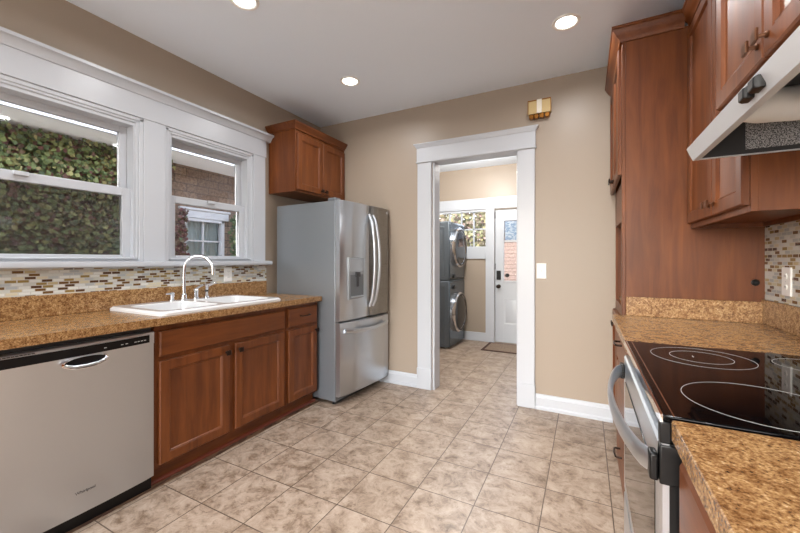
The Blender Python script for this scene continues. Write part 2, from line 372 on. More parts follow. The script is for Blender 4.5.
# ------------------------------------------------------------------ left windows
def sash_window(n, y0, y1, lab):
    # y0..y1 is the casing opening; window recess outwards (-x)
    r = bpy.data.objects.new('window_%d' % n, None); C.objects.link(r); r['kind'] = 'structure'
    z0, z1 = WZ
    def fr(b, xa, xb, a0, a1, c0, c1, wl, wr, wb, wt):
        b.box(xa, xb, a0, a0+wl, c0, c1).box(xa, xb, a1-wr, a1, c0, c1).box(xa, xb, a0+wl, a1-wr, c0, c0+wb).box(xa, xb, a0+wl, a1-wr, c1-wt, c1); return b
    b = B(); fr(b, LX-.155, LX+.0, y0-.001, y1+.001, z0-.001, z1+.001, .03, .03, .02, .02).make('window_frame', WHITE, r, .003)
    b = B(); fr(b, LX-.05, LX+.012, y0+.022, y1-.022, z0+.012, z1-.018, .018, .018, .012, .022).make('inner_bead', WHITE, r, .005)
    b = B(); fr(b, LX-.12, LX+.004, y0+.03, y1-.03, z0+.015, z1-.03, .022, .022, .004, .03).make('sash_track', WHITE, r, .003)
    # upper sash (outer)
    b = B(); fr(b, LX-.105, LX-.075, y0+.05, y1-.05, 1.65, z1-.05, .045, .045, .04, .05).make('upper_sash', WHITE, r, .004)
    B().box(LX-.092, LX-.088, y0+.09, y1-.09, 1.68, z1-.095).make('upper_pane', GLASS, r)
    b = B(); fr(b, LX-.066, LX-.034, y0+.048, y1-.048, z0+.018, 1.69, .05, .05, .022, .052).make('lower_sash', WHITE, r, .004)
    B().box(LX-.052, LX-.048, y0+.09, y1-.09, z0+.035, 1.645).make('lower_pane', GLASS, r)
    b = B(); fr(b, LX-.128, LX-.116, y0+.05, y1-.05, z0+.02, 1.68, .014, .014, .014, .014).make('screen_frame', WHITE, r)
    if n == 1: B().box(LX-.122, LX-.1215, y0+.06, y1-.06, z0+.03, 1.67).make('insect_screen', SCREEN, r)
    B().box(LX-.034, LX-.012, (y0+y1)/2-.03, (y0+y1)/2+.03, 1.668, 1.69).make('sash_lock', WHITE, r, .003)
sash_window(1, *W1, ''); sash_window(2, *W2, '')
r = bpy.data.objects.new('trim_2', None); C.objects.link(r); r['kind'] = 'structure'
e = .025
for a0, a1 in ((.06, W1[0]), (W1[1], W2[0]), (W2[1], 2.36)):
    B().box(LX, LX+e, a0, a1, 1.21, 2.157).make('casing_board', WHITE, r, .003)
b = B()
for (a0, a1) in (W1, W2):   # back-band moulding round each opening
    for q, dx in ((0, .012), (.012, .006)):
        b.box(LX-.02, LX+e-dx+.0, a0, a0+.012+q, 1.215, 2.15).box(LX-.02, LX+e-dx, a1-.012-q, a1, 1.215, 2.15).box(LX-.02, LX+e-dx, a0, a1, 2.145-q, 2.157)
b.make('inner_moulding', WHITE, r, .003)
B().box(LX, LX+e+.003, .05, 2.37, 2.157, 2.312).make('head_board', WHITE, r, .003)
b = B(); b.prism([(LX, 2.305), (LX+.034, 2.305), (LX+.04, 2.32), (LX+.06, 2.345), (LX+.075, 2.35), (LX+.075, 2.368), (LX, 2.368)], 'y', .0, 2.415); b.make('crown_moulding', WHITE, r)
b = B(); b.prism([(LX, 1.175), (LX+.05, 1.175), (LX+.068, 1.182), (LX+.072, 1.195), (LX+.068, 1.212), (LX-.03, 1.216), (LX-.03, 1.205), (LX, 1.2)], 'y', .02, 2.40); b.make('stool', WHITE, r)
# mosaic + splashes
tag(B().box(LX, LX+.008, -.6, 2.385, 1.032, 1.176).make('backsplash_tile', MOS), 'mosaic tile band between the window sill and the left countertop', 'backsplash')
tag(B().box(RX-.008, RX-.0005, 1.62, 2.374, 1.031, 1.384).make('backsplash_tile', MOS), 'mosaic tile field on the right wall beside the pantry side', 'backsplash')
tag(B().box(RX-.008, RX-.0005, -.3, 1.618, 1.031, 1.56).make('backsplash_tile', MOS), 'mosaic tile field on the right wall behind the cooktop', 'backsplash')
st('trim_3', B().prism([(-2.10, 0), (-2.082, 0), (-2.084, .01), (-2.092, .018), (-2.10, .02)], 'y', -.6, 2.44), SHOE)
st('trim_4', B().box(-2.10, -2.045, -.6, 2.44, 0, .003), STRIP)

# ------------------------------------------------------------------ cabinets
DOORP = [(0, .02), (0, .005), (.004, .0), (.05, 0), (.0535, .0035), (.057, .002), (.062, .009), (.070, .011)]
DRAWP = [(0, .02), (0, .006), (.007, .0)]
def door(parent, x0, x1, z0, z1, prof=DOORP, name='door', m=None, y=-.02):
    b = B(); b.rects(x0, x1, z0, z1, [(i, yy+y) for i, yy in prof]); return b.make(name, m or (WOODV if name == 'door' else WOODH), parent)
def knob(parent, x, z, y=-.02, m=None):
    b = B(); b.lathe([(0, .008), (.004, .009), (.007, .0055), (.018, .005), (.022, .009)], (x, y, z), (0, -1, 0), 16)
    b.loft([[(x+sx*s, y-d, z+sz*s) for sx, sz in ((-1,-1),(1,-1),(1,1),(-1,1))] for d, s in ((.020, .006), (.022, .0145), (.027, .0155), (.029, .013))])
    return b.make('knob', m or BRONZE, parent)
def pull(parent, x, z, y=-.02, w=.10, m=None):
    b = B(); b.tube([(x-w/2, y, z), (x-w/2, y-.018, z), (x-w/2+.006, y-.026, z), (x, y-.030, z), (x+w/2-.006, y-.026, z), (x+w/2, y-.018, z), (x+w/2, y, z)], .0048, 10)
    return b.make('pull', m or BRONZE, parent)
def carcass(parent, w, d, z0, z1, rails, stiles, toe=.06, top=False, back=True):
    b = B(); t = .018
    b.box(0, t, .018, d, z0, z1).box(w-t, w, .018, d, z0, z1).box(t, w-t, .018, d, z0, z0+t)
    if back: b.box(t, w-t, d-.008, d, z0+t, z1)
    if top: b.box(t, w-t, .018, d, z1-t, z1)
    b.make('body', WOODV, parent, .001)
    b = B()
    xs = sorted(stiles); 
    for a, c in stiles: b.box(a, c, 0, .018, z0, z1)
    for (a, c), (a2, c2) in zip(xs, xs[1:]):
        for lo, hi in rails: b.box(c, a2, 0, .018, lo, hi)
    b.make('face_frame', WOODV, parent, .0015)
    if toe: B().box(0, w, toe, toe+.015, 0, z0).make('toe_board', WOODH, parent)

FX = -2.05   # face-frame plane left
cab = thing('sink_cabinet', 'cherry wood sink base cabinet with two panelled doors under the sink', 'cabinet', (FX, 1.108, 0), 90)
w_ = 2.052-1.108
carcass(cab, w_, .56, .10, .872, [(.10, .118), (.675, .70), (.835, .872)], [(0, .04), (.44, .50), (w_-.035, w_)], .05)
door(cab, .019, .922, .70, .836, DRAWP, 'false_drawer_front')
d1 = door(cab, .019, .446, .118, .676); knob(d1, .446-.025, .635)
d2 = door(cab, .489, .915, .118, .676); knob(d2, .489+.027, .635)
cab = thing('drawer_cabinet', 'narrow cherry wood base cabinet with one drawer, beside the refrigerator', 'cabinet', (FX, 2.055, 0), 90)
w_ = .366
carcass(cab, w_, .56, .10, .872, [(.10, .118), (.675, .70), (.835, .872)], [(0, .03), (w_-.03, w_)], .05)
d = door(cab, .017, .348, .70, .842, DRAWP, 'drawer_front'); pull(d, .19, .775)
d = door(cab, .017, .345, .118, .676); knob(d, .32, .635)
cab = thing('corner_cabinet', 'cherry wood base cabinet to the left of the dishwasher', 'cabinet', (FX, -.40, 0), 90)
carcass(cab, .895, .56, .10, .872, [(.10, .118), (.675, .70), (.835, .872)], [(0, .03), (.865, .895)], .05)
d = door(cab, .02, .876, .70, .842, DRAWP, 'drawer_front'); pull(d, .45, .775)
d = door(cab, .02, .44, .118, .676); knob(d, .42, .635); d = door(cab, .45, .876, .118, .676); knob(d, .47, .635)

# countertop with sink cut-out
SX0, SX1, SY0, SY1 = -2.565, -2.075, 1.15, 1.985
b = B(); zt, zb, F0, K = .914, .874, -2.0, LX+.001
b.box(K, F0, -.6, SY0, zb, zt).box(K, F0, SY1, 2.424, zb, zt).box(K, SX0, SY0, SY1, zb, zt).box(SX1, F0, SY0, SY1, zb, zt)
ct = b.make('countertop', GRAN, None, 0)
tag(ct, 'golden brown speckled countertop with white sink set in, under the windows', 'countertop')
B().box(K, LX+.022, -.6, 2.378, zt, 1.032).make('backsplash_ledge', GRAN, ct, .003)
# sink
sk = thing('kitchen_sink', 'white double-bowl drop-in sink under the right window', 'sink', (0, 0, .914))
def rrect(x0, x1, y0, y1, r, z, n=6):
    L = []
    for cx, cy, a in ((x1-r, y1-r, 0), (x0+r, y1-r, 90), (x0+r, y0+r, 180), (x1-r, y0+r, 270)):
        for k in range(n+1):
            t = R(a+90*k/n); L.append((cx+r*math.cos(t), cy+r*math.sin(t), z))
    return L
OX0, OX1, OY0, OY1 = -2.60, -2.04, 1.135, 2.02
b = B()
# rim slab made from quads around the two bowl openings
bowls = [(-2.50, -2.095, 1.19, 1.545), (-2.50, -2.095, 1.59, 1.965)]
outer = [rrect(OX0, OX1, OY0, OY1, .04, .001), rrect(OX0, OX1, OY0, OY1, .04, .014), rrect(OX0+.012, OX1-.012, OY0+.012, OY1-.012, .035, .024), rrect(OX0+.022, OX1-.022, OY0+.022, OY1-.022, .03, .024)]
b.loft(outer, False, False)
# top deck: triangulate between outer loop and bowl loops
top = [v for v in b.bm.verts if abs(v.co.z-.024) < 1e-6 and abs(v.co.x-OX0) > .02 and abs(v.co.x-OX1) > .02]
edges = [e_ for e_ in b.bm.edges if all(abs(v.co.z-.024) < 1e-6 for v in e_.verts) and len(e_.link_faces) == 1]
for (a0, a1, c0, c1) in bowls:
    rows = []
    for dz, ins in ((.024, 0), (.020, .006), (-.02, .012), (-.15, .025), (-.172, .045), (-.176, .10)):
        rows.append([b.bm.verts.new(p) for p in rrect(a0+ins, a1-ins, c0+ins, c1-ins, .06-min(ins, .03), dz)])
    n = len(rows[0])
    for A, D in zip(rows, rows[1:]):
        for i in range(n): b.bm.faces.new((A[i], A[(i+1) % n], D[(i+1) % n], D[i]))
    b.bm.faces.new(rows[-1]); b.bm.edges.ensure_lookup_table()
    for i in range(n): edges.append(b.bm.edges.get((rows[0][i], rows[0][(i+1) % n])))
bmesh.ops.triangle_fill(b.bm, use_beauty=True, use_dissolve=False, edges=edges)
b.make('sink_bowls', CERAM, sk, 0, 20)
for (a0, a1, c0, c1) in bowls:
    B().lathe([(0, .04), (.003, .042), (.004, .03), (.002, .01)], ((a0+a1)/2, (c0+c1)/2, -.176), (0, 0, 1)).make('drain', CHROME, sk)
# faucet
DZK = .939
fx = thing('gooseneck_faucet', 'tall chrome gooseneck faucet behind the sink', 'faucet', (-2.545, 1.575, DZK))
B().lathe([(0, .027), (.006, .027), (.012, .02), (.04, .018), (.045, .015)], (0, 0, 0), (0, 0, 1)).make('base', CHROME, fx)
pts = [(0, 0, .04), (0, 0, .19)]
ex, ey = .165, .108
for k in range(1, 13):
    a = R(180-15*k*1.04); c = .5+.5*math.cos(a); pts.append((ex*c, ey*c, .215+.098*math.sin(a) if a > 0 else .215+.098*math.sin(a)))
pts.append((ex*1.0, ey*1.0, .188))
B().tube(pts, .0115, 16).make('spout', CHROME, fx)
B().lathe([(0, .0135), (.02, .0135)], (ex, ey, .178), (0, 0, 1), 16).make('aerator', CHROME, fx)
def deck(name, lab, cat, y, build, x=-2.54):
    t = thing(name, lab, cat, (x, y, DZK)); build(t); return t
def valve(t):
    B().lathe([(0, .022), (.008, .022), (.012, .017), (.05, .016), (.062, .019), (.07, .014), (.078, .004)], (0, 0, 0), (0, 0, 1)).make('body', CHROME, t)
    B().tube([(0, 0, .07), (.01, .02, .086), (.02, .045, .098)], [.008, .007, .005]).make('lever', CHROME, t)
deck('faucet_valve', 'chrome lever valve just right of the gooseneck faucet', 'faucet handle', 1.66, valve)
def spray(t):
    B().lathe([(0, .018), (.01, .018), (.014, .012), (.05, .011), (.07, .014), (.09, .016), (.1, .01)], (0, 0, 0), (0, 0, 1)).make('body', CHROME, t)
    B().tube([(0, 0, .085), (.02, .03, .105), (.03, .055, .112)], [.011, .010, .008]).make('spray_head', CHROME, t)
    B().lathe([(0, .0125), (.014, .0125)], (0, 0, .045), (0, 0, 1)).make('grip', BLACK, t)
deck('side_sprayer', 'chrome side sprayer, rightmost fitting behind the sink', 'sprayer', 1.745, spray)
def soap(t):
    B().lathe([(0, .018), (.008, .018), (.012, .012), (.045, .013), (.056, .016), (.062, .006)], (0, 0, 0), (0, 0, 1)).make('body', CHROME, t)
    B().tube([(0, 0, .05), (.01, -.03, .052), (.016, -.055, .052)], [.008, .006, .005]).make('nozzle', CHROME, t)
deck('soap_dispenser', 'short chrome soap dispenser left of the gooseneck faucet', 'soap dispenser', 1.49, soap)

def outlet(name, lab, cat, loc, rz, w=.072, h=.118, kind='outlet'):
    t = thing(name, lab, cat, loc, rz)
    b = B(); b.rects(-w/2, w/2, -h/2, h/2, [(0, 0), (0, -.003), (.003, -.006)]); b.make('cover_plate', PLATE, t)
    if kind == 'outlet':
        for dz in (-.024, .024):
            f = B(); f.loft([[(math.cos(2*math.pi*i/20)*.015, y, dz+math.sin(2*math.pi*i/20)*.013) for i in range(20)] for y in (-.005, -.0085)]); f = f.make('receptacle', PLATE, t)
            B().box(-.006, -.004, -.009, -.008, dz-.003, dz+.006).box(.004, .006, -.009, -.008, dz-.003, dz+.006).make('slot', DARKG, f)
    else:
        B().box(-.005, .005, -.0075, -.005, -.012, .012).make('switch_slot', IVORY, t)
        B().prism([(-.006, -.002), (-.016, .008), (-.014, .012), (-.006, .006)], 'x', -.0035, .0035).make('toggle', PLATE, t)
    B().cyl((0, -.006, 0), (0, -.0072, 0), .0025).make('screw', LTINK, t)
    return t
outlet('wall_outlet', 'white outlet plate on the mosaic tile right of the faucet', 'outlet', (LX+.0085, 1.983, 1.103), 90)
outlet('wall_outlet', 'white outlet plate on the mosaic tile beside the pantry', 'outlet', (RX-.0085, 2.15, 1.128), -90, .078, .124)
outlet('light_switch', 'white toggle switch plate on the tan wall right of the doorway', 'light switch', (-.322, FY-.0005, 1.132), 0, .076, .126, 'switch')

# ------------------------------------------------------------------ dishwasher
dw = thing('dishwasher', 'stainless steel dishwasher built in under the left countertop', 'dishwasher', (-2.03, .503, 0), 90)
W = .598
B().box(.004, W-.004, .03, .56, .10, .868).make('tub', DARKG, dw)
b = B(); n = 14; L = []
def bow(x): return -.012*(1-((x-W/2)/(W/2))**2)
# front door skin: slightly bowed panel with rounded edges
loops = []
for i in range(n+1):
    x = .003+(W-.006)*i/n; y = bow(x)+.004; e_ = .004 if i in (0, n) else 0
    loops.append([(x, .028, .078), (x, y+e_, .078), (x, y-.002+e_, .084), (x, y-.002+e_, .778), (x, y-.006+e_, .784), (x, y-.006+e_, .842), (x, y+.002+e_, .846), (x, .028, .846)])
b.loft(loops); b.make('door_panel', STEEL, dw, 0, 45)
loops = []
for i in range(n+1):
    x = .0+(W-.03)*i/n; y = bow(x)-.0045
    loops.append([(x, y+.006, .790), (x, y, .792), (x, y, .830), (x, y+.006, .832)])
b = B(); b.loft(loops); cp = b.make('control_strip', BLACK, dw, 0, 45)
for x in (.44, .46, .50, .515, .53, .545, .37): B().box(x-.005, x+.005, bow(x)-.0056, bow(x)-.004, .806, .8095).make('button_mark', LTINK, cp)
b = B()
for k in range(9): b.box(.02+k*.012, .029+k*.012, -.0165, -.010, .8365, .8395)
b.make('vent', BLACK, dw)
# pocket handle
cx, cz = .295, .766
def cup(s, y, dz=0): return [(cx+s*.088*math.cos(t)*(1 if True else 1), y, cz+dz+s*.032*math.sin(t)*(1.0 if math.sin(t) < 0 else .75)) for t in [2*math.pi*i/32 for i in range(32)]]
b = B(); b.loft([cup(1, -.012), cup(1.0, -.022), cup(.90, -.024), cup(.84, -.018), cup(.80, -.006), cup(.80, -.005)], False, False); h = b.make('handle_rim', CHROME, dw)
b = B(); b.loft([cup(.86, -.0135), cup(.82, -.0165)]); b.make('handle_recess', BLACK, h)
B().tube([(cx-.075, -.021, cz-.006), (cx-.045, -.027, cz-.016), (cx, -.03, cz-.018), (cx+.045, -.027, cz-.016), (cx+.075, -.021, cz-.006)], .006, 10).make('grip_bar', STEEL, h)
B().box(0, W, .035, .05, .0, .072).make('toe_panel', BLACK, dw)
text_mesh('maker_lettering', 'Whirlpool', .018, INK, dw, Matrix.Translation((.296, bow(.3)+.0012, .176)) @ Matrix.Rotation(R(90), 4, 'X'))

# ------------------------------------------------------------------ cabinet over fridge
uc = thing('wall_cabinet', 'cherry wood wall cabinet with two doors above the refrigerator', 'cabinet', (-2.30, 2.42, 1.838), 90)
w_, d_, h_ = .732, .323, .56
def wallbox(p, w, d, h, fr=.018):
    B().box(0, w, fr, d, 0, h).make('body', WOODV, p, .0015)
wallbox(uc, w_, d_, h_)
b = B().box(0, .03, 0, .018, 0, h_).box(w_-.03, w_, 0, .018, 0, h_).box(.03, w_-.03, 0, .018, 0, .03).box(.03, w_-.03, 0, .018, h_-.06, h_).box(w_/2-.02, w_/2+.02, 0, .018, .03, h_-.06)
b.make('face_frame', WOODV, uc, .001)
d = door(uc, .015, w_/2-.004, .018, .52); knob(d, w_/2-.03, .05)
d = door(uc, w_/2+.004, w_-.012, .018, .52); knob(d, w_/2+.03, .05)
b = B(); L = []
for o_, h in [(0, 0), (.25, 0), (.3, .2), (.55, .35), (.9, .75), (1, .8), (1, 1), (0, 1)]:
    e_ = o_*.045; z = h_-.008+.062*h; L.append([(-e_, d_, z), (-e_, -e_-.001, z), (w_-.001, -e_-.001, z), (w_-.001, d_, z)])
b.loft(L); b.make('crown_moulding', WOODH, uc)

# ------------------------------------------------------------------ refrigerator
fr = thing('refrigerator', 'stainless steel french door refrigerator with water dispenser', 'refrigerator', (-1.815, 2.430, 0), 88)
FW, DS = .70, .395      # total width, left-door width
# local: x width, y depth(+ toward wall), front -Y
B().box(0, FW-.004, .05, .745, .03, 1.722).make('case', FSIDE, fr, .006)
for x in (.04, FW-.05):
    for y in (.09, .62): B().cyl((x, y, 0), (x, y, .032), .018).make('foot', BLACK, fr)
B().box(.01, FW-.014, .055, .08, .012, .075).make('toe_grille', DARKG, fr)
def fdoor(name, x0, x1, z0, z1, bulge):
    loops = []; n = 10
    for i in range(n+1):
        t = i/n; x = x0+(x1-x0)*t; k = 1-(2*t-1)**2
        edge = .006 if i in (0, n) else 0
        y = -.004-bulge*math.sqrt(max(k, 0))*.5-bulge*.5*k-.048*x/FW
        loops.append([(x, .045, z0), (x, y+.012+edge, z0), (x, y+edge, z0+.010), (x, y+edge, z1-.010), (x, y+.012+edge, z1), (x, .045, z1)])
    return B().loft(loops)
ld = fdoor('door', .0, DS-.0015, .705, 1.726, .016).make('door', STEEL, fr, 0, 50); ld['label'] = 'left door with the water dispenser'
rd = fdoor('door', DS+.0015, FW-.004, .705, 1.726, .016).make('door', STEELD, fr, 0, 50)  # darker steel puts the dim reflection into this door's colour
fz = fdoor('freezer_drawer', 0, FW-.004, .075, .695, .02).make('freezer_drawer', STEEL, fr, 0, 50)
def bowh(b, x, z0, z1, out, r=.012, lean=0):
    pts = []
    for i in range(17):
        t = i/16; k = math.sin(math.pi*t)
        pts.append((x+lean*k, -.046-out*(k**.6), z0+(z1-z0)*t))
    b.tube(pts, .0145, 12); return b
bowh(B(), DS-.028, .80, 1.635, .068, lean=-.012).make('handle', STEEL, ld)
bowh(B(), DS+.028, .80, 1.635, .068, lean=.012).make('handle', STEEL, rd)
pts = [(.05+(FW-.104)*i/16, -.022-.048*i/16-.045*math.sin(math.pi*i/16)**.5, .625-.018*math.sin(math.pi*i/16)) for i in range(17)]
B().tube(pts, (.009, .019), 12, flat=(0, 1, 0)).make('handle', STEEL, fz)
# dispenser
dp = B(); dp.rects(.075, .30, .885, 1.245, [(0, -.012), (0, -.034), (.006, -.037)]); dp = dp.make('dispenser', mat('dispenser_silver', (150, 154, 158), .3, .4), ld, 0, 50)
B().box(.085, .29, -.0385, -.036, 1.12, 1.235).make('control_panel', mat('dispenser_panel', (178, 182, 186), .25, .6), dp, .001)
b = B(); b.rects(.095, .28, .905, 1.095, [(0, -.0365), (.0, -.0375), (.008, -.0378)]); b.make('alcove', mat('alcove_grey', (104, 108, 112), .4), dp)
B().box(.165, .215, -.058, -.034, 1.075, 1.118).box(.178, .202, -.05, -.038, .99, 1.075).make('dispenser_lever', DARKG, dp, .003)
B().box(.10, .275, -.052, -.034, .90, .912).make('drip_tray', STEEL, dp, .002)
B().box(.0, .075, .05, .13, 1.722, 1.748).make('hinge_cover', FSIDE, fr, .006)
B().box(FW-.08, FW-.005, .05, .13, 1.722, 1.748).make('hinge_cover', FSIDE, fr, .006)
B().cyl((FW-.05, -.045, 1.68), (FW-.05, -.065, 1.68), .011).make('round_logo', LTINK, rd)

# ------------------------------------------------------------------ right side: pantry
PX, PY, PH = .20, 2.376, 2.455
pt = thing('pantry_cabinet', 'tall cherry wood pantry cabinet with open shelf niche, next to the far wall', 'cabinet', (PX, FY-.003, 0), -90)
pw, pd = FY-.003-PY, RX-.001-PX       # local x: 0 at far wall -> pw at near side
b = B(); b.box(pw-.02, pw, 0.0, pd, 0, PH).box(0, .02, .018, pd, .1, PH).box(.02, pw-.02, pd-.01, pd, .1, PH).box(.02, pw-.02, .018, pd-.01, PH-.02, PH).box(.02, pw-.02, .018, pd-.01, 1.47, 1.49)
b.box(.02, pw-.02, .018, pd-.01, .1, .12).box(.02, pw-.02, .05, .065, 0, .1); b.make('body', WOODV, pt, .001)
b = B(); b.box(0, .035, 0, .018, .1, PH).box(pw-.045, pw+.0, -.018, -.0005, 0, PH)
b.box(.035, pw-.045, 0, .018, 1.465, 1.71).box(.035, pw-.045, 0, .018, PH-.07, PH).box(.035, pw-.045, 0, .018, .86, .93).box(.035, pw-.045, 0, .018, .1, .13)
b.make('face_frame', WOODV, pt, .001)
dd = [door(pt, .012, .36, 1.712, 2.43, y=-.036), door(pt, .366, pw-.046, 1.712, 2.43, y=-.036)]
knob(dd[0], .335, 1.745, -.036, BRONZE); knob(dd[1], .391, 1.745, -.036, BRONZE)
d_a = door(pt, .012, .36, .12, .86); d_b = door(pt, .366, pw-.046, .12, .86); knob(d_a, .335, .80); knob(d_b, .391, .80)
B().box(.02, pw-.02, .02, pd-.01, .93, .955).make('niche_counter', GRAN, pt)
B().box(.021, pw-.021, .05, pd-.012, 1.20, 1.218).make('shelf', WOODH, pt)
# crown (near side and front)
b = B(); L = []
for o_, h in [(0, 0), (.2, 0), (.26, .2), (.5, .35), (.88, .72), (.9, .8), (1, .82), (1, 1), (0, 1)]:
    e_ = o_*.05; z = PH-.01+.08*h; L.append([(0, -.02-e_, z), (pw+e_*.9, -.02-e_, z), (pw+e_*.9, .262+.0, z), (0, .262, z)])
b.loft(L); b.make('crown_moulding', WOODH, pt)
tag(B().lathe([(0, .016), (.006, .016), (.008, .012), (.003, .006)], (.741, PY-.0005, 1.111), (0, -1, 0)).make('cable_grommet', BLACK), 'black round grommet on the pantry side above the counter', 'grommet')

# tall upper cabinet next to pantry: frame .49, doors .47
ux = .49
uc = thing('wall_cabinet', 'tall cherry wood wall cabinet between pantry and range hood', 'cabinet', (ux, PY-.001, 1.385), -90)
w_ = PY-.001-1.602; d_ = RX-.009-ux; h_ = 2.455-1.385
b = B(); b.box(0, .018, .018, d_, 0, h_).box(w_-.018, w_, .018, d_, 0, h_).box(.018, w_-.018, .018, d_, .02, .036).box(.018, w_-.018, d_-.01, d_, .0, h_).box(.018, w_-.018, .018, d_, h_-.018, h_)
b.make('body', WOODV, uc, .001)
B().box(.0, .03, 0, .018, 0, h_).box(w_-.03, w_, 0, .018, 0, h_).box(.03, w_-.03, 0, .018, 0, .03).box(.03, w_-.03, 0, .018, h_-.05, h_).make('face_frame', WOODV, uc, .001)
d = door(uc, .022, w_*.555-.003, .024, h_-.04); knob(d, w_*.555-.03, .07, m=PEWTER)
d = door(uc, w_*.555+.003, w_-.018, .024, h_-.04); knob(d, w_*.555+.03, .07, m=PEWTER)
b = B(); L = []
for o_, h in [(0, 0), (.2, 0), (.26, .2), (.5, .35), (.88, .72), (.9, .8), (1, .82), (1, 1), (0, 1)]:
    e_ = o_*.045; z = h_-.01+.08*h; L.append([(0.002, -.001-e_, z), (w_, -.001-e_, z), (w_, d_, z), (0.002, d_, z)])
b.loft(L); b.make('crown_moulding', WOODH, uc)
# cabinet above hood (deeper)
uc = thing('wall_cabinet', 'cherry wood wall cabinet with square knobs directly above the range hood', 'cabinet', (.418, 1.600, 1.715), -90)
w_, d_, h_ = .74, RX-.009-.418, .74
wallbox(uc, w_, d_, h_)
B().box(0, .03, 0, .018, 0, h_).box(w_-.03, w_, 0, .018, 0, h_).box(.03, w_-.03, 0, .018, 0, .03).box(.03, w_-.03, 0, .018, h_-.05, h_).box(w_/2-.02, w_/2+.02, 0, .018, .03, h_-.05).make('face_frame', WOODV, uc, .001)
d = door(uc, .002, w_/2-.003, .018, h_-.04); knob(d, w_/2-.03, .062, m=PEWTER)
d = door(uc, w_/2+.003, w_-.012, .018, h_-.04); knob(d, w_/2+.03, .062, m=PEWTER)
b = B(); L = []
for o_, h in [(0, 0), (.2, 0), (.26, .2), (.5, .35), (.88, .72), (.9, .8), (1, .82), (1, 1), (0, 1)]:
    e_ = o_*.045; z = h_-.01+.08*h; L.append([(0, -.001-e_, z), (w_, -.001-e_, z), (w_, d_, z), (0, d_, z)])
b.loft(L); b.make('crown_moulding', WOODH, uc)

# ------------------------------------------------------------------ range hood
hd = thing('range_hood', 'white and steel under-cabinet range hood over the cooktop', 'range hood', (.335, 1.598, 1.57), -90)
w_, d_ = .765, RX-.009-.335
HOODM = mat('hood_silver_enamel', (204, 208, 214), .35)
b = B()
t = .012
b.prism([(0, 0), (-.018, .043), (.03, .08), (.075, .142), (d_, .142), (d_, .130), (.088, .130), (.042, .072), (.006, .042), (.018, .012), (.018, 0)], 'x', 0, w_)
for xa in (0, w_-t): b.prism([(.001, .001), (-.015, .041), (.03, .078), (.075, .140), (d_, .140), (d_, .001)], 'x', xa+.0005, xa+t)
b.box(t, w_-t, d_-t, d_, 0, .13)
b.make('canopy', HOODM, hd)
b = B(); b.prism([(.022, .004), (.022, .05), (.045, .07), (.092, .128), (d_-t, .128), (d_-t, .004)], 'x', t, t+.002).box(t+.002, w_-t, .095, d_-t, .120, .129); b.make('inner_lining', DARKG, hd)
B().box(t+.002, t+.004, .135, .40, .018, .108).make('printed_label', TAG, hd)
for x in (.526, .581):
    sw = B(); sw.loft([[(x-hx, yy, .021-hz+dz) if False else (x+sx*hx, yy+(-.0004*0), .022+sz*hz) for sx, sz in ((-1,-1),(1,-1),(1,1),(-1,1))] for yy, hx, hz, dz in ((-.006, .018, .014, 0), (-.018, .018, .014, 0), (-.026, .014, .011, 0))]); sw.make('control_switch', BLACK, hd, .002)
# lamp housing inside
b = B(); b.tube([(.23, .05, .09), (.23, .10, .085), (.23, .20, .08), (.23, .30, .08)], [.035, .045, .048, .048], 20); b.make('lamp_housing', PLATE, hd)
b = B(); b.lathe([(0, .04), (.05, .055), (.055, .05), (.01, .02)], (.33, .20, .12), (0.15, 0, -1)); b.make('blower_inlet', PLATE, hd)
b = B(); b.box(t+.01, w_-t-.01, .3, d_-.02, .10, .112); b.make('grease_filter', STEELD, hd)

# ------------------------------------------------------------------ right counters, base cabinets, range
CX = .135
ct = B().box(CX, RX-.001, 1.605, PY-.001, .874, .914).make('countertop', GRAN, None, .003)
tag(ct, 'golden speckled countertop between the cooktop and the pantry', 'countertop')
B().box(.20, RX-.0215, PY-.021, PY-.001, .914, 1.018).make('backsplash_ledge', GRAN, ct, .002)
B().box(RX-.021, RX-.001, 1.605, PY-.001, .914, 1.031).make('backsplash_ledge', GRAN, ct, .002)
ct = B().box(.147, RX-.001, -.9, .858, .874, .914).make('countertop', GRAN, None, .003)
tag(ct, 'golden speckled countertop nearest the viewer, in front of the cooktop', 'countertop')
B().box(RX-.021, RX-.001, -.9, .858, .914, 1.031).make('backsplash_ledge', GRAN, ct, .002)
cab = thing('drawer_cabinet', 'cherry wood drawer cabinet between the range and the pantry', 'cabinet', (.175, PY-.002, 0), -90)
w_ = PY-.002-1.607
carcass(cab, w_, .60, .10, .872, [(.10, .118), (.66, .685), (.85, .872)], [(0, .03), (w_-.03, w_)], .05)
for z0, z1, zp in ((.685, .848, .81), (.118, .665, .27)):
    d = door(cab, .015, w_-.015, z0, z1, DRAWP, 'drawer_front')
    pull(d, .30, zp, w=.10)
cab = thing('base_cabinet', 'cherry wood base cabinet under the counter nearest the viewer', 'cabinet', (.175, .855, 0), -90)
carcass(cab, 1.72, .60, .10, .872, [(.10, .118), (.675, .70), (.845, .872)], [(0, .03), (.84, .88), (1.69, 1.72)], .05)
for a, c in ((.015, .855), (.865, 1.705)):
    d = door(cab, a, c, .69, .846, DRAWP, 'drawer_front'); pull(d, (a+c)/2, .77)
    d = door(cab, a, c, .118, .676); knob(d, c-.04, .63)

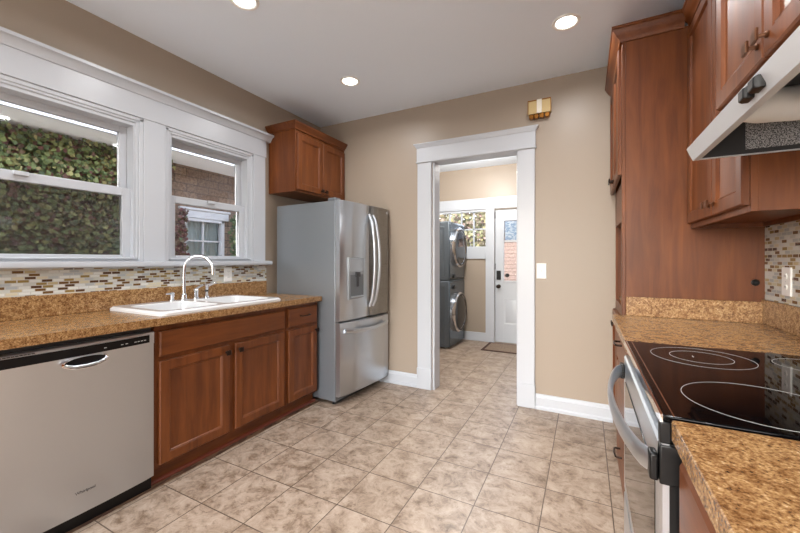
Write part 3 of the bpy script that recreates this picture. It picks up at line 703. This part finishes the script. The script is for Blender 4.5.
rg = thing('electric_range', 'stainless steel range with black glass cooktop and bowed oven handle', 'range', (.129, 1.600, 0), -90)
W = .736
B().box(.003, W-.003, .036, .645, .03, .903).make('body', BLACK, rg)
B().box(.003, W-.003, .014, .036, .868, .903).make('front_trim', STEEL, rg, .003)
b = B().box(0, W, .006, .650, .904, .918); ck = b.make('cooktop', BLACKG, rg, .003)
B().box(.0, W, .001, .0058, .900, .9195).box(.0, W, .022, .0245, .9183, .919).make('front_rim', CHROME, rg)
B().box(W-.016, W+.001, -.0, .02, .862, .905).make('end_cap', BLACK, rg, .003)
b = B()
def br(x, y, r, t=.0006): b.ring((x, y, 0), r-t, r+t, .9183, .9187, 64)
# local x = 1.600 - world y, local y = world x - .124
br(.17, .19, .128); br(.17, .19, .078); br(.575, .205, .138); br(.15, .45, .085); br(.585, .47, .085)
b.make('burner_rings', RINGM, ck)
B().box(.162, .178, .17, .172, .9183, .9187).make('burner_mark', RINGM, ck)
# oven door
b = B(); b.rects(0, W, .365, .862, [(0, .016), (0, .005), (.005, 0), (.045, 0), (.046, .002)]); od = b.make('oven_door', STEEL, rg)
B().box(.047, W-.047, -.0012, .003, .41, .775).make('door_window', OVENG, od, .001)
B().box(.001, W-.001, .0165, .0355, .365, .862).make('side_edge', BLACK, rg)
pts = []
for i in range(25):
    t = i/24; k = math.sin(math.pi*t)**.55; pts.append((.03+(W-.05)*t, -.006-.056*k, .812))
B().tube(pts, (.008, .024), 14, flat=(0, 1, 0)).make('oven_handle', STEEL, od)
B().box(.012, .05, -.016, -.001, .785, .838).make('handle_end', BLACK, od, .004)
B().box(W-.034, W+.0, -.016, -.001, .785, .838).make('handle_end', BLACK, od, .004)
B().box(W-.02, W+.003, .0, .036, .782, .86).make('corner_cap', BLACK, od, .003)
b = B(); b.rects(0, W, .09, .352, [(0, .034), (0, .005), (.005, 0)]); b.make('storage_drawer', STEEL, rg)
B().box(.02, W-.02, .06, .08, 0, .09).make('toe_panel', BLACK, rg)

# ------------------------------------------------------------------ door chime
ch = thing('door_chime', 'tan and brass door chime box above the doorway', 'door chime', (-.3345, FY-.001, 2.378), 0)
B().box(-.088, .088, -.05, 0, .035, .145).make('housing', CHIMEB, ch, .003)
B().box(-.018, .02, -.056, -.05, .035, .145).make('centre_panel', IVORY, ch, .002)
for x in (-.078, -.04, .001, .043): B().box(x, x+.034, -.045, -.005, .0, .034).make('brass_bar', BRASS, ch, .004)
B().box(-.0885, .0885, -.0515, -.049, .137, .146).box(-.0885, -.083, -.0515, -.049, .036, .14).box(.083, .0885, -.0515, -.049, .036, .14).make('frame', BRASS, ch)

# ------------------------------------------------------------------ recessed lights
def can(x, y, z, lab, power, grp=None):
    t = thing('ceiling_light', lab, 'ceiling light', (x, y, z), 0, grp)
    b = B(); b.lathe([(0, .062), (.0, .082), (-.006, .080), (-.008, .066), (-.002, .058), (.0, .058)], (0, 0, 0), (0, 0, 1), 40); b.make('trim_ring', PLATE, t)
    B().lathe([(0, .0575), (-.003, .0575), (-.004, .05)], (0, 0, -.001), (0, 0, 1), 32).make('diffuser', LAMP, t)
    l = bpy.data.lights.new('can_light', 'AREA'); l.shape = 'DISK'; l.size = .11; l.energy = power; l.color = (.985, .99, 1); l.spread = R(165)
    lo = bpy.data.objects.new('can_light', l); C.objects.link(lo); lo.parent = t; lo.location = (0, 0, -.012)
can(-1.723, 1.41, CZ, 'recessed ceiling light at the top edge, nearest the windows', CAN_POWER)
can(-1.726, 2.448, CZ, 'recessed ceiling light in front of the refrigerator', CAN_POWER)
can(-.108, 2.454, CZ, 'recessed ceiling light near the pantry', CAN_POWER)
for x, y in ((-.108, 1.41), (-1.723, .37), (-.108, .37), (-1.723, -.9), (-.108, -.9)): can(x, y, CZ, 'recessed fill light added in the ceiling out of view', CAN_POWER, 'added recessed fill lights out of view')  # extra lamps out of view, added to brighten the kitchen
t = thing('ceiling_light', 'round flush fill light added unseen on the laundry room ceiling', 'ceiling light', (-1.3, 4.15, LC))  # hidden by the door header, added to brighten the laundry
B().lathe([(0, .09), (-.03, .09), (-.03, .05)], (0, 0, 0), (0, 0, 1)).make('canopy', PLATE, t)
B().lathe([(-.02, .15), (-.05, .17), (-.09, .13), (-.105, .03)], (0, 0, 0), (0, 0, 1), 32).make('glass_shade', LAMP, t)
l = bpy.data.lights.new('laundry_fill_light', 'POINT'); l.energy = LAUNDRY_POWER; l.shadow_soft_size = .12; l.color = (1, .97, .93)
lo = bpy.data.objects.new('laundry_fill_light', l); C.objects.link(lo); lo.parent = t; lo.location = (0, 0, -.3)

# ------------------------------------------------------------------ laundry room
y = LY
st('trim_5', B().box(LW, LR, y-.02, y, 1.985, 2.15).box(LW, lwx0+.005, y-.02, y, 1.34, 1.985).box(lwx1-.03, -1.2, y-.02, y, .0, 1.985).box(LW, lwx1-.03, y-.02, y, 1.24, 1.42).box(LW, -1.30, y-.016, y, 0, .13).box(ldx1, ldx1+.1, y-.02, y, 0, 1.985), WHITE, .003)
lw = bpy.data.objects.new('window_3', None); C.objects.link(lw); lw['kind'] = 'structure'
b = B(); b.box(lwx0, lwx0+.03, y-.01, y+.08, lwz0, lwz1).box(lwx1-.03, lwx1, y-.01, y+.08, lwz0, lwz1).box(lwx0, lwx1, y-.01, y+.08, lwz0, lwz0+.025).box(lwx0, lwx1, y-.01, y+.08, lwz1-.02, lwz1)
for k in (1, 2, 3): 
    xx = lwx0+.03+(lwx1-lwx0-.06)*k/4; b.box(xx-.011, xx+.011, y+.03, y+.055, lwz0, lwz1)
b.box(lwx0, lwx1, y+.03, y+.055, 1.68, 1.70); b.make('window_frame', WHITE, lw, .002)
B().box(lwx0+.02, lwx1-.02, y+.04, y+.044, lwz0+.02, lwz1-.01).make('window_pane', GLASS, lw)
dr = bpy.data.objects.new('door_2', None); C.objects.link(dr); dr['kind'] = 'structure'; dr.location = (0, 0, 0)
gx0, gx1, gz0, gz1 = -1.075, -.53, .915, 1.805
yd = y+.03
b = B(); b.box(ldx0+.005, gx0, yd, yd+.04, .008, ldz-.005).box(gx1, ldx1-.005, yd, yd+.04, .008, ldz-.005).box(gx0, gx1, yd, yd+.04, .008, gz0).box(gx0, gx1, yd, yd+.04, gz1, ldz-.005).box(gx0, gx1, yd+.005, yd+.035, 1.487, 1.51)
b.make('door_slab', WHITE, dr, .002)
for a, c in ((-1.068, -.83), (-.775, -.535)):
    b = B(); b.rects(a, c, .28, .655, [(0, yd+.001), (0, yd-.006), (.012, yd-.002), (.022, yd-.002), (.034, yd-.007)]); b.make('raised_panel', WHITE, dr)
b = B(); b.box(gx0-.02, gx0+.004, yd-.008, yd, gz0-.02, gz1+.02).box(gx1-.004, gx1+.02, yd-.008, yd, gz0-.02, gz1+.02).box(gx0, gx1, yd-.008, yd, gz0-.02, gz0+.004).box(gx0, gx1, yd-.008, yd, gz1-.004, gz1+.02)
b.make('lite_frame', WHITE, dr, .002)
B().box(gx0, gx1, yd+.018, yd+.022, gz0, gz1).make('door_pane', GLASS, dr)
B().box(-1.175, -1.115, yd-.022, yd, .93, 1.065).make('keypad_lock', BLACK, dr, .006)
B().lathe([(0, .03), (.008, .03), (.012, .012), (.04, .012), (.048, .026), (.06, .028), (.068, .018)], (-1.145, yd, .832), (0, -1, 0)).make('door_knob', BRONZE, dr)
B().lathe([(0, .03), (.012, .03), (.02, .022)], (-1.021, yd-.008, .996), (0, -1, 0)).make('deadbolt', BLACK, dr)
B().box(ldx0+.001, ldx0+.012, yd-.012, yd+.0, 1.84, 1.94).box(ldx0+.001, ldx0+.012, yd-.012, yd, 1.08, 1.17).make('hinge', BRONZE, dr)
tag(B().box(-1.055, -.85, yd+.012, yd+.0165, 1.515, 1.79).make('paper_notice', NOTICE), 'printed blue and white notice taped to the laundry door glass', 'notice')
dm = thing('door_mat', 'brown bordered door mat in front of the laundry exterior door', 'mat', (-.88, 5.09, 0))
B().box(-.385, .385, -.255, .255, .001, .008).make('border', MATB, dm, .002)
B().box(-.345, .345, -.215, .215, .0085, .0105).make('woven_centre', MATC, dm)
def machine(name, lab, cat, z0, z1, zc, ctrl):
    t = thing(name, lab, cat, (-1.655, 5.358, z0), 90)     # local -Y faces +x, local x toward... +y
    t.location = (-1.655, 4.672, z0); h = z1-z0; w = .685
    B().box(0, w, 0, .74, .0 if z0 else .02, h).make('case', MACH, t, .012)
    # embossed side panel (faces the kitchen, local -x)
    b = B()
    L = []
    for ins, dep in ((0, .001), (.006, -.004), (.012, -.001), (.05, -.001)):
        L.append([(dep, .06+ins, .06+ins), (dep, .68-ins, .06+ins), (dep, .68-ins, h-.07-ins), (dep, .06+ins, h-.07-ins)])
    b.loft(L); b.make('side_panel', MACH, t)
    B().box(.02, w-.02, -.006, .001, ctrl[0]-z0, ctrl[1]-z0).make('control_panel', BLACK, t, .003)
    c = (w/2+.0, -.0, zc-z0)
    def rg_(r, yy): return [(c[0]+r*math.cos(2*math.pi*i/48), yy, c[2]+r*math.sin(2*math.pi*i/48)) for i in range(48)]
    B().box(.01, w-.01, -.008, .001, .03, h-.02).make('front_panel', MACHF, t, .006)
    d = B().loft([rg_(.285, -.006), rg_(.285, -.045), rg_(.272, -.062), rg_(.245, -.062), rg_(.235, -.050)], True, False).make('door', CHROME, t)
    B().loft([rg_(.236, -.045), rg_(.232, -.054), rg_(.17, -.062), rg_(.08, -.064)]).make('door_window', SMOKE, d)
    B().loft([rg_(.262, -.0600), rg_(.262, -.0645), rg_(.240, -.0645), rg_(.240, -.060)], False, False).make('inner_ring', BLACK, d)
    B().cyl((.16, -.005, ctrl[0]-z0+.045), (.16, -.03, ctrl[0]-z0+.045), .03).make('dial', BLACK, t)
    if not z0:
        for x in (.05, w-.05):
            B().cyl((x, .06, 0), (x, .06, .03), .02).make('foot', PLATE, t)
    return t
machine('washing_machine', 'graphite front-loading washing machine, lower of the stacked pair', 'washing machine', 0, .935, .475, (.80, .92))
machine('clothes_dryer', 'graphite clothes dryer stacked on top of the washer', 'dryer', .938, 1.753, 1.40, (.95, 1.05))

# ------------------------------------------------------------------ outside
st('ground', B().box(-30, 30, -30, 40, -1.0, -.5), GROUND)
NX = -4.55
nb = thing('neighbour_house', 'old brick house next door with white eave, seen through the windows', 'house', (NX, 0, -.5))
nwy0, nwy1, nwz0, nwz1 = 2.80, 3.38, 1.68, 2.27        # its window opening (z local +.5)
b = B(); b.box(-.3, 0, -6, nwy0, 0, 4.2).box(-.3, 0, nwy1, 9, 0, 4.2).box(-.3, 0, nwy0, nwy1, 0, nwz0).box(-.3, 0, nwy0, nwy1, nwz1, 4.2)
b.make('brick_wall', BRICK, nb)
b = B(); b.box(-.3, .52, -6, 9, 2.93, 2.96).box(.50, .53, -6, 9, 2.93, 3.12); b.prism([(.60, 3.10), (.60, 3.14), (-3, 4.9), (-3, 4.8)], 'y', -6, 9); b.make('eave', EAVE, nb)
b = B(); b.box(.0, .03, nwy0-.03, nwy1+.06, nwz1+.0, nwz1+.10).box(.0, .045, nwy0-.06, nwy1+.08, nwz1+.10, nwz1+.13).box(-.06, .02, nwy0, nwy0+.04, nwz0, nwz1).box(-.06, .02, nwy1-.04, nwy1, nwz0, nwz1).box(-.06, .02, nwy0, nwy1, nwz1-.04, nwz1).box(-.06, .03, nwy0, nwy1, nwz0, nwz0+.03)
b.box(-.05, -.02, (nwy0+nwy1)/2-.01, (nwy0+nwy1)/2+.01, nwz0, nwz1).box(-.05, -.02, nwy0, nwy1, (nwz0+nwz1)/2-.01, (nwz0+nwz1)/2+.01)
wf = b.make('window_frame', WHITE, nb, .003)
B().box(-.06, -.055, nwy0, nwy1, nwz0, nwz1).make('window_pane', GLASS, nb)
b = B(); pts = [(-.085+.012*math.sin(i*1.9), nwy0+(nwy1-nwy0)*i/40) for i in range(41)]
b.loft([[(x, yy, nwz0) for x, yy in pts], [(x, yy, nwz1) for x, yy in pts]], False, False, False); b.make('curtain', CURT, nb)
def leaves(name, lab, cat, m, n, fn, size, face=(1, 0, 0), parent=None):
    bm = bmesh.new(); rnd = random.Random(name)
    f = Vector(face)
    for _ in range(n):
        p = Vector(fn(rnd)); s = size*rnd.uniform(.6, 1.3)
        nrm = (f+Vector((rnd.uniform(-.7, .7), rnd.uniform(-.7, .7), rnd.uniform(-.5, .8)))).normalized()
        u = nrm.orthogonal().normalized(); q = Matrix.Rotation(rnd.uniform(0, 6.28), 3, nrm); u = q @ u; v = nrm.cross(u)
        shp = [(0, -1), (.55, -.75), (.95, -.1), (.5, .35), (0, 1.1), (-.5, .35), (-.95, -.1), (-.55, -.75)]
        vs = [bm.verts.new(p+u*a*s+v*c*s-nrm*abs(a)*s*.25) for a, c in shp]
        bm.faces.new(vs)
    me = bpy.data.meshes.new(name); bm.to_mesh(me); bm.free(); me.materials.append(m)
    o = bpy.data.objects.new(name, me); C.objects.link(o)
    if parent: o.parent = parent; o['kind'] = 'stuff'
    else: o['kind'] = 'stuff'; tag(o, lab, cat)
    return o
def ivyf(r):
    y_ = r.uniform(.3, 2.55); z_ = r.uniform(.3, 2.42)
    return (NX+.02+r.random()*.14, y_+.06*math.sin(z_*6), z_)
leaves('ivy', 'dense green and russet ivy covering the brick wall outside the left window', 'ivy', IVY, 15000, ivyf, .022)
leaves('creeper', 'dark red creeper left of the neighbouring house window', 'creeper', IVYR, 240, lambda r: (NX+.06+r.random()*.08, 2.74+r.gauss(0, .035), r.uniform(.9, 1.85)), .026)
leaves('creeper', 'green creeper right of the neighbouring house window', 'creeper', IVYG, 260, lambda r: (NX+.06+r.random()*.08, 3.50+r.gauss(0, .035), r.uniform(.9, 1.85)), .026)
# behind the laundry
gs = thing('shed', 'pale clapboard outbuilding seen through the laundry door glass', 'building', (0, 8.6, -.5))
B().box(-1.75, 1.6, 0, 2, 0, 2.35).make('siding_wall', SIDING, gs)
B().prism([(-.2, 2.35), (1, 3.2), (2.2, 2.35)], 'x', -1.85, 1.7).make('roof', DARKG, gs)
tr = thing('tree', 'yellowing autumn tree seen through the laundry window', 'tree', (-3.8, 12.8, -.5))
B().lathe([(0, .16), (1, .12), (2.2, .09), (3.2, .05)], (0, 0, 0), (0, 0, 1)).tube([(0, 0, 1.4), (.5, 0, 2.2), (.9, .1, 2.9)], .04).tube([(0, 0, 1.6), (-.5, 0, 2.3), (-.9, .1, 3)], .04).make('trunk', BARK, tr)
def crownf(r):
    while True:
        p = Vector((r.uniform(-1, 1), r.uniform(-1, 1), r.uniform(-1, 1)))
        if p.length < 1: return (p.x*1.9, p.y*1.1, 2.6+p.z*1.5)
leaves('foliage', '', '', AUTUMN, 6000, crownf, .06, (0, -1, .3), tr)
